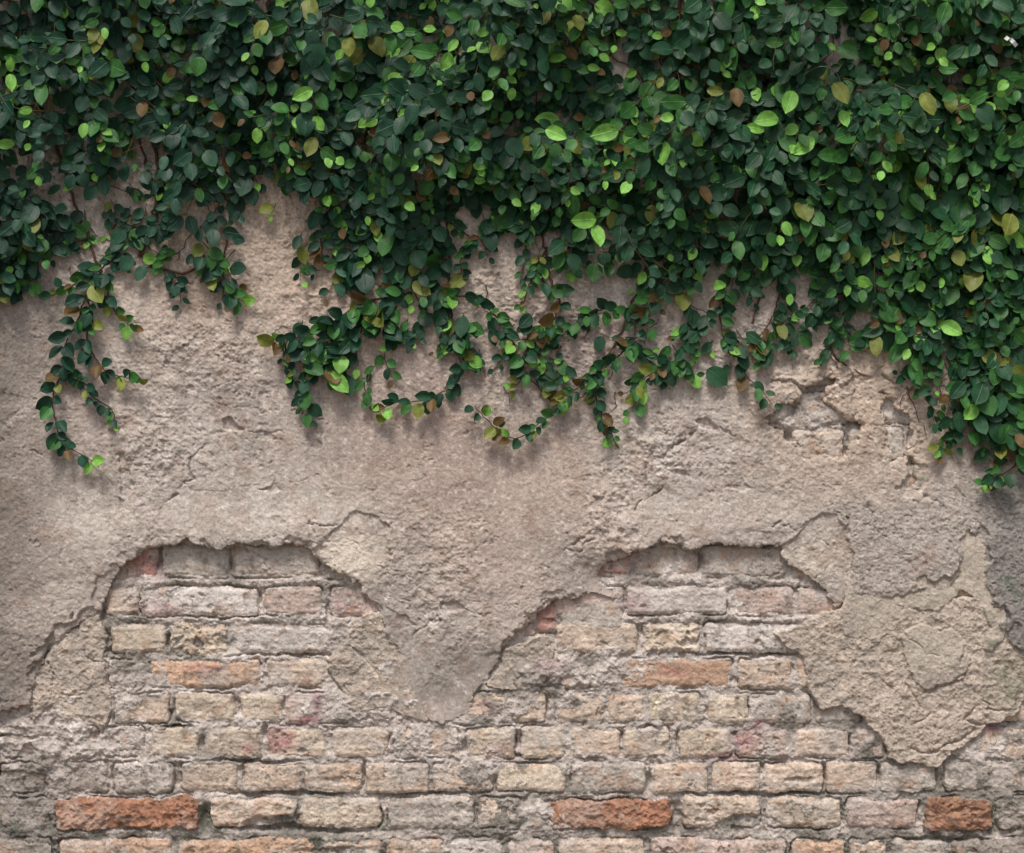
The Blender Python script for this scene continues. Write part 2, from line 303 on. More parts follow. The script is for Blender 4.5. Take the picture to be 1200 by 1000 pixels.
# ---- bricks: (u0, u1, v0, v1, colour key, roughness 0..1)
C = {'g': srgb(188, 178, 167), 'w': srgb(204, 195, 187), 'b': srgb(204, 185, 167), 'y': srgb(202, 187, 168), 'o': srgb(198, 166, 142),
     'O': srgb(166, 122, 98), 'r': srgb(176, 138, 127), 'p': srgb(194, 174, 163), 'd': srgb(158, 148, 138), 'B': srgb(158, 120, 98)}
ROWS = [
 (640, 677, [(96, 118, 'g', .2), (122, 184, 'r', .2), (188, 267, 'g', .1), (271, 374, 'g', .1), (378, 440, 'b', .2), (690, 740, 'r', .2), (744, 819, 'g', .1), (823, 925, 'g', .1), (930, 990, 'b', .2)]),
 (689, 722, [(60, 116, 'g', .3), (122, 163, 'b', .15), (167, 302, 'w', .25), (310, 376, 'p', .1), (388, 440, 'p', .1), (650, 731, 'p', .2), (735, 852, 'w', .2), (861, 930, 'p', .2), (934, 990, 'p', .1)]),
 (732, 767, [(20, 66, 'g', .3), (72, 118, 'g', .3), (128, 193, 'y', .15), (199, 266, 'y', .95), (274, 400, 'w', .25), (405, 460, 'd', .4), (652, 747, 'b', .2), (754, 820, 'y', .95), (827, 955, 'w', .25), (960, 1000, 'd', .3)]),
 (774, 807, [(0, 58, 'g', .3), (66, 122, 'g', .3), (127, 169, 'g', .3), (174, 305, 'o', .25), (313, 383, 'b', .15), (390, 450, 'b', .3), (575, 640, 'g', .2), (646, 722, 'p', .3), (731, 857, 'o', .25), (867, 929, 'b', .15), (935, 1000, 'b', .2)]),
 (814, 848, [(-60, -6, 'd', .2), (0, 40, 'g', .1), (60, 126, 'g', .3), (133, 197, 'b', .25), (205, 274, 'y', .35), (280, 330, 'y', .2), (333, 407, 'p', .15), (415, 470, 'w', .4), (478, 515, 'g', .2),
             (522, 640, 'b', .3), (653, 708, 'b', .2), (712, 753, 'b', .2), (760, 822, 'y', .4), (829, 878, 'y', .3), (881, 951, 'g', .1), (956, 1010, 'g', .2), (1146, 1205, 'b', .3)]),
 (854, 889, [(-80, -2, 'g', .2), (2, 60, 'd', .4), (66, 112, 'd', .4), (119, 169, 'p', .4), (174, 233, 'y', .1), (241, 305, 'y', .35), (312, 381, 'y', .35), (388, 455, 'b', .2), (463, 494, 'b', .3), (498, 536, 'b', .2),
             (545, 604, 'y', .35), (611, 661, 'y', .2), (668, 728, 'b', .2), (731, 785, 'y', .1), (795, 859, 'y', .4), (864, 925, 'p', .4), (932, 995, 'b', .2), (1003, 1040, 'p', .3), (1046, 1100, 'b', .2), (1105, 1142, 'b', .2), (1149, 1230, 'b', .3)]),
 (895, 930, [(-70, -4, 'd', .3), (0, 52, 'd', .3), (60, 124, 'd', .5), (131, 202, 'g', .3), (212, 277, 'b', .2), (284, 352, 'b', .2), (355, 423, 'b', .3), (428, 502, 'b', .1), (507, 577, 'b', .2), (581, 664, 'y', .2),
             (670, 757, 'g', .3), (767, 830, 'b', .2), (835, 893, 'b', .2), (897, 965, 'b', .35), (969, 1028, 'b', .15), (1033, 1098, 'g', .3), (1107, 1215, 'g', .5)]),
 (937, 972, [(-90, -10, 'd', .4), (-4, 54, 'd', .5), (62, 231, 'O', 1.), (246, 347, 'b', .7), (351, 446, 'y', .4), (454, 556, 'g', .3), (560, 611, 'b', .2), (616, 640, 'g', .2),
             (644, 786, 'O', 1.), (800, 893, 'b', .7), (899, 986, 'y', .4), (993, 1078, 'p', .3), (1085, 1165, 'B', .8), (1170, 1240, 'd', .8)]),
 (986, 1022, [(-100, -20, 'd', .4), (-14, 60, 'd', .5), (68, 200, 'o', .5), (206, 372, 'o', .7), (378, 446, 'b', .5), (453, 520, 'b', .5), (526, 588, 'w', .3), (595, 650, 'p', .4), (656, 755, 'b', .4), (762, 922, 'p', .6),
              (928, 990, 'o', .5), (996, 1040, 'b', .4), (1046, 1110, 'g', .4), (1118, 1230, 'd', .5)]),
]
bricks = []
rb = random.Random(5)
def fill_row(v0, v1, a, b, keys='gbypgd'):
    u = a
    while u < b:
        L = rb.choice([62, 66, 70, 128, 132]) + rb.uniform(-4, 4)
        bricks.append((u, min(u + L, b), v0 + rb.uniform(-1, 1), v1 + rb.uniform(-1, 1), rb.choice(keys), rb.uniform(.1, .5))); u += L + rb.uniform(7, 10)
for v0, v1, row in ROWS:
    for b in row: bricks.append((b[0], b[1], v0 + rb.uniform(-1.5, 1), v1 + rb.uniform(-1, 1.5), b[2], b[3]))
    us = [b[0] for b in row]; ue = [b[1] for b in row]
    fill_row(v0, v1, -700, min(us) - 8); fill_row(v0, v1, max(ue) + 8, 1890)
for k in range(5): fill_row(1028 + 43 * k, 1062 + 43 * k, -700 + rb.uniform(-50, 0), 1890)
for k in range(25): fill_row(587 - 42.5 * k, 624 - 42.5 * k, -700 + rb.uniform(-50, 0), 1890, 'gwbg')
# displaced brick ends inside the small arch between the two large ones
bricks += [(596, 628, 716, 744, 'p', .2), (630, 653, 707, 741, 'r', .2), (656, 729, 703, 739, 'g', .15)]

Hb = np.full(U.shape, -0.03, np.float32); bid = np.zeros(U.shape, np.int32); bd = np.full(U.shape, -8., np.float32)
bcol = np.array([C['g']] * 1 + [C[b[4]] * rb.uniform(.93, 1.07) for b in bricks]); brough = np.array([0] + [b[5] for b in bricks])
bseed = np.random.default_rng(3).uniform(-1, 1, (len(bricks) + 1, 4))
for k, (u0, u1, v0, v1, key, rg) in enumerate(bricks, 1):
    i0, i1 = np.searchsorted(GU, [u0 - 8, u1 + 8]); j0, j1 = np.searchsorted(GV, [v0 - 8, v1 + 8])
    if i1 <= i0 or j1 <= j0: continue
    wob = 0.55 + 0.9 * rg
    x = U[i0:i1, j0:j1] + wob * (WU - U)[i0:i1, j0:j1] * .75; y = V[i0:i1, j0:j1] + wob * (WV - V)[i0:i1, j0:j1] * .75
    cx, cy, hx, hy = (u0 + u1) / 2, (v0 + v1) / 2, (u1 - u0) / 2, (v1 - v0) / 2
    r = 4 + 4 * rg
    y = y - bseed[k, 3] * 0.018 * (x - cx)
    qx = np.abs(x - cx) - hx + r; qy = np.abs(y - cy) - hy + r
    d = -(np.sqrt(np.maximum(qx, 0) ** 2 + np.maximum(qy, 0) ** 2) + np.minimum(np.maximum(qx, qy), 0) - r)
    h = 0.0008 + .0035 * (key in 'OB') + 0.0018 * bseed[k, 0] + (x - cx) / hx * 0.0012 * bseed[k, 1] + (y - cy) / hy * 0.0012 * bseed[k, 2]
    h = h - 0.0035 * (1 - sst(0, 5 + 4 * rg, d)) - 0.028 * (1 - sst(-1.6, 0.9, d))
    h = h + 0.0006 * lump[i0:i1, j0:j1] * (1.8 + 3 * rg) + .0007 * crumb[i0:i1, j0:j1] + 0.0005 * grain[i0:i1, j0:j1] + 0.0004 * sand[i0:i1, j0:j1] + 0.0002 * grit[i0:i1, j0:j1] + .0007 * knob[i0:i1, j0:j1]
    h = h + rg ** 1.5 * (0.0065 * crumb[i0:i1, j0:j1] * .8 + 0.003 * med[i0:i1, j0:j1])
    if rg > .9 and key == 'y': h = h - 0.010 * sst(.15, .6, fbm(x, y, 13, 3, 120 + k % 3))
    bd[i0:i1, j0:j1] = np.maximum(bd[i0:i1, j0:j1], d)
    m = h > Hb[i0:i1, j0:j1]
    Hb[i0:i1, j0:j1][m] = h[m]; bid[i0:i1, j0:j1][m] = k
# broken-off faces and cavities
def cavity(u, v, ru, rv, depth, H=Hb):
    H -= depth * blob(u, v, ru, rv, .35)
cavity(322, 970, 32, 11, .024); cavity(876, 970, 32, 11, .024); cavity(400, 917, 16, 4, .005); cavity(938, 917, 16, 4, .005); cavity(1135, 952, 16, 4, .004)
cavity(352, 880, 5, 3, .008); cavity(907, 880, 5, 3, .008); cavity(395, 1000, 40, 6, .006)
nz = sst(.5, .8, fbm(U, V, 9, 3, 130)) * sst(0., .5, fbm(U, V, 80, 2, 133)); Hb -= .004 * nz
scr = ridge(U * .6, V * 1.8, 16, 3, 137); Hb += .0013 * scr
print('bricks', len(bricks))

Hb += .007 * blob(952, 495, 55, 50, .3)
# ---- mortar: recessed bed, smeared over the brick faces in places
Hm = -0.0038 + 0.0022 * med + 0.0030 * lump + 0.0022 * crumb * .7 + 0.0016 * knob + 0.0008 * grain + 0.0006 * sand + 0.0003 * grit
Hm -= .0085 * np.exp(-((bd + .8) / 1.2) ** 2) * sst(-.05, .6, fbm(U, V, 30, 3, 142))
SMEAR = [(560, 900, 50, 30, .007), (700, 880, 40, 16, .006), (620, 925, 60, 16, .007), (540, 870, 30, 16, .007), (660, 940, 50, 20, .007), (180, 940, 60, 8, .006), (450, 960, 26, 16, .006), (200, 850, 70, 9, .006), (760, 850, 60, 9, .006), (300, 892, 80, 8, .006), (952, 497, 50, 10, .012),
         (60, 870, 75, 60, .011), (30, 960, 70, 50, .008), (95, 790, 50, 60, .010), (150, 805, 40, 26, .007), (120, 905, 60, 30, .007), (300, 682, 200, 7, .006), (850, 682, 130, 7, .006),
         (430, 745, 50, 30, .009), (640, 790, 60, 26, .009), (600, 830, 45, 22, .006), (690, 790, 50, 22, .007), (475, 870, 45, 22, .006), (300, 725, 180, 6, .005), (860, 726, 130, 6, .005), (690, 770, 60, 14, .006),
         (690, 910, 55, 40, .008), (650, 960, 30, 30, .008), (410, 985, 90, 14, .006), (960, 985, 90, 14, .006), (1180, 930, 60, 60, .008), (520, 975, 60, 12, .006), (1140, 900, 50, 14, .007), (170, 975, 90, 8, .004),
         (345, 820, 14, 20, .004), (430, 830, 60, 24, .009), (1030, 930, 30, 16, .005), (240, 850, 60, 8, .004), (560, 845, 60, 10, .005), (300, 770, 60, 6, .004)]
sm = np.zeros_like(U)
for (u, v, ru, rv, a) in SMEAR: sm = np.maximum(sm, a * blob(u, v, ru, rv, .7))
sm = np.maximum(sm, .0060 * sst(.1, .9, fbm(U, V, 75, 4, 144, .6)))
Hm = Hm + sm * (1.0 + .35 * lump)
# open joints: dark gaps where the mortar has fallen out
GAPS = [(240, 960, 7, 16), (793, 960, 7, 16), (207, 915, 4, 12), (761, 915, 4, 12), (236, 872, 3.5, 8), (196, 752, 3.5, 9), (751, 742, 3.5, 8), (425, 910, 3, 14), (965, 908, 3, 14), (445, 958, 3.5, 12), (987, 958, 4, 12), (277, 828, 3.5, 9),
        (332, 828, 3, 8), (878, 828, 3, 8), (122, 745, 4, 7), (540, 876, 3, 8), (607, 868, 3, 9), (665, 805, 3, 8), (641, 828, 3, 9), (1031, 910, 3.5, 9), (1077, 950, 4, 8), (1175, 975, 18, 8), (306, 700, 3, 9), (384, 715, 3, 8), (163, 708, 1.6, 14),
        (268, 655, 1.8, 14), (820, 655, 1.8, 14), (198, 840, 5, 5), (205, 855, 9, 3), (760, 853, 9, 3), (600, 950, 3, 7), (320, 972, 40, 4), (300, 893, 50, 2), (130, 940, 50, 3), (690, 940, 50, 3), (330, 932, 60, 2.5), (900, 932, 60, 2.5), (380, 976, 50, 3),
        (310, 860, 4, 8), (864, 860, 4, 4), (455, 872, 2, 10), (995, 872, 2, 10), (1100, 985, 50, 4), (20, 865, 30, 2), (10, 908, 20, 3), (600, 885, 40, 2), (500, 932, 50, 2.5), (420, 720, 20, 2.5), (240, 723, 60, 1.6), (340, 768, 60, 2), (880, 768, 60, 2)]
for (u, v, ru, rv) in GAPS: Hm -= .016 * blob(u, v, ru, rv, .5) * (.8 + .5 * lump)
for pts in [[(0, 864), (28, 865)], [(60, 680), (62, 690)]]:
    sl, d = line_dist(pts); Hm[sl] -= .006 * np.exp(-(d / 1.5) ** 2)
Hm -= .003 * sst(880, 920, V) + .006 * sst(.35, .8, fbm(U, V, 16, 3, 140))

# ------------------------------------------------------------------ colours of the layers (pigment, plus vignette darkening painted at the left)
g1 = (grit * .75 + 1.1 * sand + .9 * grain)[..., None]
def mixc(a, b, t): return a + (b - a) * np.clip(t, 0, 1)[..., None]
ones = np.ones(U.shape + (1,), np.float32)
# top coat
ct = srgb(186, 173, 162) * ones
ct = mixc(ct, srgb(206, 195, 183), sst(-.2, .9, patch) * .8)
ct = mixc(ct, srgb(180, 160, 150), sst(0, .9, fbm(U, V, 170, 3, 150)) * .7)
ct = mixc(ct, srgb(154, 147, 139), sst(.0, .8, fbm(U, V, 95, 4, 154)) * .6)
ct = mixc(ct, srgb(190, 168, 154), blob(560, 560, 170, 130, .8) * .5)
ct = mixc(ct, srgb(204, 180, 156), np.maximum(blob(1010, 480, 110, 80, .8), blob(370, 300, 200, 90, .8)) * .55)
ct = mixc(ct, srgb(226, 213, 196), np.maximum(blob(412, 656, 40, 24, .7), .6 * blob(955, 656, 40, 26, .7)))
ct = mixc(ct, srgb(206, 198, 188), np.maximum.reduce([blob(230, 540, 90, 60, .9), blob(790, 540, 90, 60, .9), blob(330, 600, 70, 30, .9), blob(500, 760, 60, 50, .9)]) * sst(-.5, .6, fbm(U, V, 30, 4, 156)) * .6)
streak = sst(.1, .8, fbm(U * 3.2 + 6 * med, V * .35, 40, 4, 159)) * sst(760, 380, V); ct = mixc(ct, srgb(146, 134, 122), streak * .45)
fleck = sst(.45, .85, fbm(U, V, 5, 2, 157)); ct = mixc(ct, srgb(224, 214, 202), fleck * .45)
ct = mixc(ct, srgb(176, 167, 157), grey * .75)
ct = mixc(ct, srgb(126, 123, 118), grey * sst(1110, 1175, U + 20 * med) * .75)
ct = mixc(ct, srgb(122, 114, 106), sst(100, 0, U + 40 * med) * sst(300, 420, V) * .75)       # mostly lens vignette painted into the left strip, partly a darker slab
ct = mixc(ct, srgb(78, 104, 80), grey * sst(.25, .7, fbm(U, V, 40, 4, 158)) * sst(1120, 1150, U) * .55)
ct = mixc(ct, srgb(96, 116, 90), np.maximum(blob(1075, 545, 8, 40, .8), blob(1154, 680, 6, 30, .8)) * sst(0, .5, lump) * .6)
ct = mixc(ct, srgb(160, 136, 120), sst(.35, .9, fbm(U, V, 26, 4, 162)) * .4)
ct = ct * (1 + (.12 + .05 * grey[..., None]) * g1) 
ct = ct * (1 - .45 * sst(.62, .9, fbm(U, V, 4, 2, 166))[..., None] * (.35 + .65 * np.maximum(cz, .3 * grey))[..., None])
ct = ct * (1 - .25 * sst(.001, .005, crk)[..., None])
# second coat
cm = mixc(srgb(190, 178, 163) * ones, srgb(174, 162, 150), sst(-.2, .7, patch + .5 * lump)) * (1 + .13 * g1)
cm = mixc(cm, srgb(92, 112, 78), np.maximum.reduce([blob(1150, 700, 6, 26, .7), blob(1165, 745, 14, 22, .9) * .8, blob(1190, 790, 16, 30, .8)]) * sst(-.4, .4, lump) * .7)
# rough coat
cr = mixc(srgb(178, 166, 153) * ones, srgb(194, 178, 162), sst(-.3, .6, lump + .5 * patch))
cr = mixc(cr, srgb(188, 174, 160), blob(1110, 780, 90, 110, .6) * .7)
cr = mixc(cr, srgb(96, 108, 80), blob(1185, 800, 30, 30, .8) * sst(-.4, .4, lump) * .5)
cr = cr * (1 + .15 * g1)
# mortar
cmo = mixc(srgb(188, 177, 168) * ones, srgb(206, 196, 187), sst(-.2, .7, lump))
cmo = mixc(cmo, srgb(128, 122, 112), sst(.0, .8, fbm(U, V, 40, 3, 170)) * .8)
cmo = mixc(cmo, srgb(108, 104, 96), sst(880, 990, V + 40 * med) * sst(-.5, .6, fbm(U, V, 26, 3, 172)) * .75)
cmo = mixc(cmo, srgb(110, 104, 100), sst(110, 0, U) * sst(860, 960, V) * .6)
cmo = mixc(cmo, srgb(84, 92, 74), sst(900, 980, V) * sst(.25, .8, fbm(U, V, 22, 4, 176)) * .6)
cmo = cmo * (1 + .16 * g1)
# bricks
cb = bcol[bid].astype(np.float32)
rr = brough[bid].astype(np.float32)
n1 = fbm(U + 37 * bid % 91, V, 24, 4, 180, .6)
cb = mixc(cb, cb * 1.16, sst(0, .7, n1)); cb = mixc(cb, cb * .78, sst(.1, .8, -n1) * .7)
cb = mixc(cb, srgb(194, 184, 174), sst(-.1, .6, fbm(U, V, 36, 4, 184, .6)) * (.85 - .5 * rr))     # old lime film
cb = mixc(cb, srgb(184, 144, 116), sst(.2, .8, fbm(U, V, 17, 4, 188, .6)) * .45)
cb = mixc(cb, srgb(112, 104, 92), sst(.35, .85, fbm(U, V, 12, 4, 192, .6)) * .6)
for (u, v, ru, rv, a) in [(237, 783, 22, 6, .6), (742, 655, 8, 18, .35), (182, 660, 9, 20, .35), (330, 868, 16, 12, .8), (360, 845, 14, 6, .7), (372, 825, 6, 14, .6), (875, 868, 16, 12, .8), (890, 848, 12, 6, .7), (850, 888, 20, 4, .8), (792, 790, 16, 5, .6),
                         (185, 715, 24, 10, .35), (560, 830, 28, 8, .3), (745, 705, 18, 16, .35), (590, 880, 20, 10, .3), (405, 715, 12, 8, .3), (1165, 855, 12, 5, .6), (290, 875, 10, 8, .4), (640, 780, 20, 8, .3)]:
    f = blob(u, v, ru, rv, .8) * (.75 + .5 * lump) * a
    cb = mixc(cb, srgb(158, 84, 92), f); cmo = mixc(cmo, srgb(140, 84, 100), f)
cb = cb * (1 + .13 * g1)
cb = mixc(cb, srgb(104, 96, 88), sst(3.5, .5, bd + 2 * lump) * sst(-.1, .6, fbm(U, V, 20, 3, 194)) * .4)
cb = cb * (1 - .5 * (sst(.66, .9, fbm(U, V, 4.5, 2, 196)) * sst(.0, .5, fbm(U, V, 50, 2, 198)))[..., None])
for c in (ct, cm, cr, cmo, cb): np.clip(c, .01, .9, out=c)

# ------------------------------------------------------------------ materials
def stone_mat(name, bump=.25, scale=420, rough=.92):
    m = bpy.data.materials.new(name); m.use_nodes = True; n = m.node_tree.nodes; l = m.node_tree.links
    p = n['Principled BSDF']; p.inputs['Roughness'].default_value = rough; p.inputs['Specular IOR Level'].default_value = .25
    a = n.new('ShaderNodeAttribute'); a.attribute_name = 'Col'
    tc = n.new('ShaderNodeTexCoord')
    t = n.new('ShaderNodeTexNoise'); t.inputs['Scale'].default_value = scale; t.inputs['Detail'].default_value = 4; t.inputs['Roughness'].default_value = .7
    l.new(tc.outputs['Object'], t.inputs['Vector'])
    mr = n.new('ShaderNodeMapRange'); mr.inputs[1].default_value = .3; mr.inputs[2].default_value = .7; mr.inputs[3].default_value = .84; mr.inputs[4].default_value = 1.12
    l.new(t.outputs['Fac'], mr.inputs[0])
    mx = n.new('ShaderNodeVectorMath'); mx.operation = 'SCALE'
    l.new(a.outputs['Color'], mx.inputs[0]); l.new(mr.outputs[0], mx.inputs['Scale']); l.new(mx.outputs[0], p.inputs['Base Color'])
    b = n.new('ShaderNodeBump'); b.inputs['Strength'].default_value = bump; b.inputs['Distance'].default_value = .002
    l.new(t.outputs['Fac'], b.inputs['Height']); l.new(b.outputs[0], p.inputs['Normal'])
    return m
M_plaster = stone_mat('lime_plaster', .35); M_second = stone_mat('second_coat_plaster', .3); M_rough = stone_mat('scratch_coat', .45, 300)
M_mortar = stone_mat('mortar', .5, 350); M_brick = stone_mat('old_brick', .3, 380)

# ------------------------------------------------------------------ wall
wall = bpy.data.objects.new('plastered_brick_wall', None); col.objects.link(wall); wall.location = (0, 0, 0)
tag(wall, 'old brick wall with broken beige plaster peeling off its buff and orange bricks under the ivy', 'wall')
Hs = np.stack([Hb, Hm, Hro, Hmid, Htop]); H = Hs.max(0)
fm = (Hs[:, :-1, :-1] + Hs[:, 1:, :-1] + Hs[:, :-1, 1:] + Hs[:, 1:, 1:])
lab = fm.argmax(0)
del Hs, fm
# lateral crumble so that steep broken edges are not one-sided ramps
gx = np.gradient(top_d, GU, axis=0); gy = np.gradient(top_d, GV, axis=1); gl = np.sqrt(gx * gx + gy * gy) + .3
over = 3.4 * np.exp(-np.clip(top_d - .8, 0, 99) / 5.0) * (top_d > .6) * sst(.006, .016, Htop - np.maximum.reduce([Hro, Hmid, Hm])) * (H == Htop)
over = over * (.7 + .6 * fbm(U, V, 12, 2, 18))
PX = wx(U - over * gx / gl); PZ = wz(V - over * gy / gl); PX = PX + 0; PZ = PZ + 0
P = np.stack([PX, -H, PZ], -1).reshape(-1, 3)
nu, nv = U.shape
idx = np.arange(nu * nv).reshape(nu, nv)
F = np.stack([idx[:-1, :-1], idx[:-1, 1:], idx[1:, 1:], idx[1:, :-1]], -1)
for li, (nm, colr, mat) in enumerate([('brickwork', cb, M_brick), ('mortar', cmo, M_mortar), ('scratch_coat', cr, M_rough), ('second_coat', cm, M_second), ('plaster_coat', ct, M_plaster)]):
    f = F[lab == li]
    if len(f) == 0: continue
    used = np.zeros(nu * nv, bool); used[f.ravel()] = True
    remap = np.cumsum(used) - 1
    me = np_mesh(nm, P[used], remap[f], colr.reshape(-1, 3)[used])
    o = link(nm, me, mat, wall); print(nm, len(f))
    lb = {'brickwork': None, 'mortar': None, 'scratch_coat': 'rough grey crumbling undercoat left on the bricks', 'second_coat': 'beige cracked plaster layer under the grey slab', 'plaster_coat': 'thick top coat of plaster with a broken lower edge'}[nm]
    if lb: o['label'] = lb
# solid body of the wall behind the faced surface, with a coping course
def box_arrays(x0, x1, y0, y1, z0, z1):
    v = np.array([(x, y, z) for x in (x0, x1) for y in (y0, y1) for z in (z0, z1)], float)
    f = np.array([(0, 1, 3, 2), (4, 6, 7, 5), (0, 4, 5, 1), (2, 3, 7, 6), (0, 2, 6, 4), (1, 5, 7, 3)])
    return v, f
xa, xb = float(PX[0, 0]), float(PX[-1, 0]); ztop = float(PZ[0, 0])
v, f = box_arrays(xa + .004, xb - .004, .034, .36, -.05, ztop - .004)
me = np_mesh('wall_body', v, f, np.tile(C['g'] * .8, (8, 1)), smooth=False); link('wall_body', me, M_mortar, wall)
v, f = box_arrays(xa, xb, -.05, .40, ztop, ztop + .06)
me = np_mesh('coping', v, f, np.tile(C['d'] * .8, (8, 1)), smooth=False); link('coping', me, M_mortar, wall)

# ground: earth with gentle humps
gm = bpy.data.materials.new('earth'); gm.use_nodes = True; n = gm.node_tree.nodes; l = gm.node_tree.links
t = n.new('ShaderNodeTexNoise'); t.inputs['Scale'].default_value = 6; t.inputs['Detail'].default_value = 10
rp = n.new('ShaderNodeValToRGB'); rp.color_ramp.elements[0].color = (.09, .07, .05, 1); rp.color_ramp.elements[1].color = (.26, .22, .17, 1)
rp.color_ramp.elements[0].position = .35; rp.color_ramp.elements[1].position = .7
tc = n.new('ShaderNodeTexCoord'); l.new(tc.outputs['Object'], t.inputs['Vector']); l.new(t.outputs['Fac'], rp.inputs['Fac']); l.new(rp.outputs[0], n['Principled BSDF'].inputs['Base Color'])
bp = n.new('ShaderNodeBump'); bp.inputs['Distance'].default_value = .02; l.new(t.outputs['Fac'], bp.inputs['Height']); l.new(bp.outputs[0], n['Principled BSDF'].inputs['Normal'])
n['Principled BSDF'].inputs['Roughness'].default_value = .95
gxs = np.concatenate([np.linspace(-80, -6, 20), np.linspace(-5.5, 5.5, 90), np.linspace(6, 80, 20)])
X, Y = np.meshgrid(gxs, gxs, indexing='ij'); Z = .012 * fbm(X, Y, .8, 3, 300) - .01
gi = np.arange(X.size).reshape(X.shape); GF = np.stack([gi[:-1, :-1], gi[1:, :-1], gi[1:, 1:], gi[:-1, 1:]], -1).reshape(-1, 4)
g = link('ground', np_mesh('ground', np.stack([X, Y, Z], -1).reshape(-1, 3), GF), gm); tag(g, kind='structure')

# ------------------------------------------------------------------ ivy
# density of cover on a 40-unit raster, 0..9, from the top of the frame downwards
DENS = """
999999999999999999999999999999
999899999999999999999999999999
898789999999999999999999999999
887668899999999999999999999999
768657899979999999998999999999
867566779999999999999999999999
862456611799977889899999898999
831455400389311178678668799999
401201300002473013135246588999
000000001463465241346455577999
000000003860030422455421200799
000000000000001122100000000589
000000000000000010000000000047
000000000000000000000000000014
000000000000000000000000000000
""".split()
D = np.array([[int(c) for c in r] for r in DENS], float) / 9.0
def density(u, v):
    x = min(max(u / 40.0 - .5, 0), 28.999); y = v / 40.0 - .5
    if y < 0: return 1.0
    if y > 13.99: return 0.0
    if u < 0:   # beyond the left edge the cover thins out lower down
        pass
    i, j = int(x), int(y); fx, fy = x - i, y - j
    return (D[j, i] * (1 - fx) + D[j, i + 1] * fx) * (1 - fy) + (D[j + 1, i] * (1 - fx) + D[j + 1, i + 1] * fx) * fy
OPEN = [(430, 166, 20, 14), (735, 76, 12, 16), (782, 112, 14, 12), (795, 128, 14, 14), (180, 182, 24, 20), (145, 122, 20, 16), (60, 130, 22, 12), (150, 225, 24, 22), (95, 240, 22, 20), (860, 345, 24, 16), (905, 350, 18, 26),
        (1008, 380, 18, 18), (1028, 325, 10, 16), (545, 262, 26, 24), (590, 300, 50, 26), (735, 245, 14, 12), (757, 300, 16, 18), (852, 265, 10, 10), (690, 340, 40, 22), (660, 385, 30, 12), (735, 395, 20, 22), (790, 378, 14, 20), (640, 280, 16, 22),
        (235, 245, 20, 16), (215, 285, 24, 12), (100, 300, 40, 20), (30, 190, 12, 12), (1115, 95, 14, 14), (1105, 445, 18, 18), (470, 390, 22, 26), (610, 360, 24, 20), (215, 70, 16, 12), (905, 62, 8, 12), (1060, 350, 8, 8), (330, 260, 50, 40)]
def is_open(u, v):
    for a, b, p, q in OPEN:
        if ((u - a) / p) ** 2 + ((v + 6 - b) / q) ** 2 < 1: return True
    return False
def sn(u, v, seed): return float(fbm(np.array([u], float), np.array([v], float), 1.0, 2, seed)[0])
GAPN = np.array([[sn(a * .9, b * .9, 410) for b in range(60)] for a in range(140)])
def gapn(u, v): return GAPN[int((u + 760) / 20) % 140, int((v + 400) / 20) % 60]
DEEP = np.array([[sn(a * .27, b * .42, 430) for b in range(60)] for a in range(140)])
def deepn(u, v):
    return 1.3 * deepn_(u, v)
def deepn_(u, v):
    x = (u + 760) / 20; y = (v + 400) / 20; i, j = int(x) % 139, int(y) % 59; fx, fy = x - int(x), y - int(y)
    return (DEEP[i, j] * (1 - fx) + DEEP[i + 1, j] * fx) * (1 - fy) + (DEEP[i, j + 1] * (1 - fx) + DEEP[i + 1, j + 1] * fx) * fy
def wall_h(u, v):
    i = min(max(np.searchsorted(GU, u), 0), nu - 1); j = min(max(np.searchsorted(GV, v), 0), nv - 1)
    return float(H[i, j])
# leaf blade template: rows from petiole to tip, width profile of an egg-shaped leaf
TS = np.array([0., .06, .18, .34, .52, .70, .86, 1.0]); WSH = np.array([.02, .20, .37, .475, .49, .42, .26, .015])
AC = np.array([-1., -.5, 0., .5, 1.])
LF = []
for a in range(len(TS) - 1):
    for b in range(4):
        LF.append((a * 5 + b, a * 5 + b + 1, (a + 1) * 5 + b + 1, (a + 1) * 5 + b))
LF = np.array(LF)
class Leaves:
    def __init__(s): s.v = []; s.f = []; s.c = []; s.b = []; s.n = 0
    def add(s, u, v, depth, ang, L, tilt, roll, colour, wid=.80, fold=.16, curl=.12, twist=0.):
        """ang: direction of the tip, 0 = straight down, positive to the right; tilt: how far the tip stands off the wall"""
        L = L * S
        d = np.array([math.sin(ang) * math.cos(tilt), -math.sin(tilt), -math.cos(ang) * math.cos(tilt)])
        side = np.array([math.cos(ang), 0, math.sin(ang)])
        nrm = np.cross(side, d); nrm = nrm if nrm[1] < 0 else -nrm
        side2 = side * math.cos(roll) + nrm * math.sin(roll); nrm2 = nrm * math.cos(roll) - side * math.sin(roll)
        t = TS[:, None]; a = AC[None, :]; wv = WSH[:, None] * wid * (1 + .03 * np.sin(t * 21 + L * 900) * np.abs(a))
        x = a * wv; up = np.abs(a) ** 1.5 * wv * fold * 2 - curl * (t - .3) ** 2 + .02 * np.sin(9 * t + 3 * a + u) + twist * a * t * wv
        p = np.array([wx(u), -depth, wz(v)]) + L * (t[..., None] * d + x[..., None] * side2 + up[..., None] * nrm2)
        s.v.append(p.reshape(-1, 3)); s.f.append(LF + s.n); s.n += 40
        s.c.append(np.tile(colour, (40, 1))); tt = np.repeat(TS, 5); aa = np.tile(AC, 8)
        s.b.append(np.stack([aa * np.repeat(WSH, 5) * wid, tt, np.full(40, (u * 7.13 + v * 3.7) % 1.0)], -1))
    def mesh(s, name): return np_mesh(name, np.concatenate(s.v), np.concatenate(s.f), np.concatenate(s.c), np.concatenate(s.b))
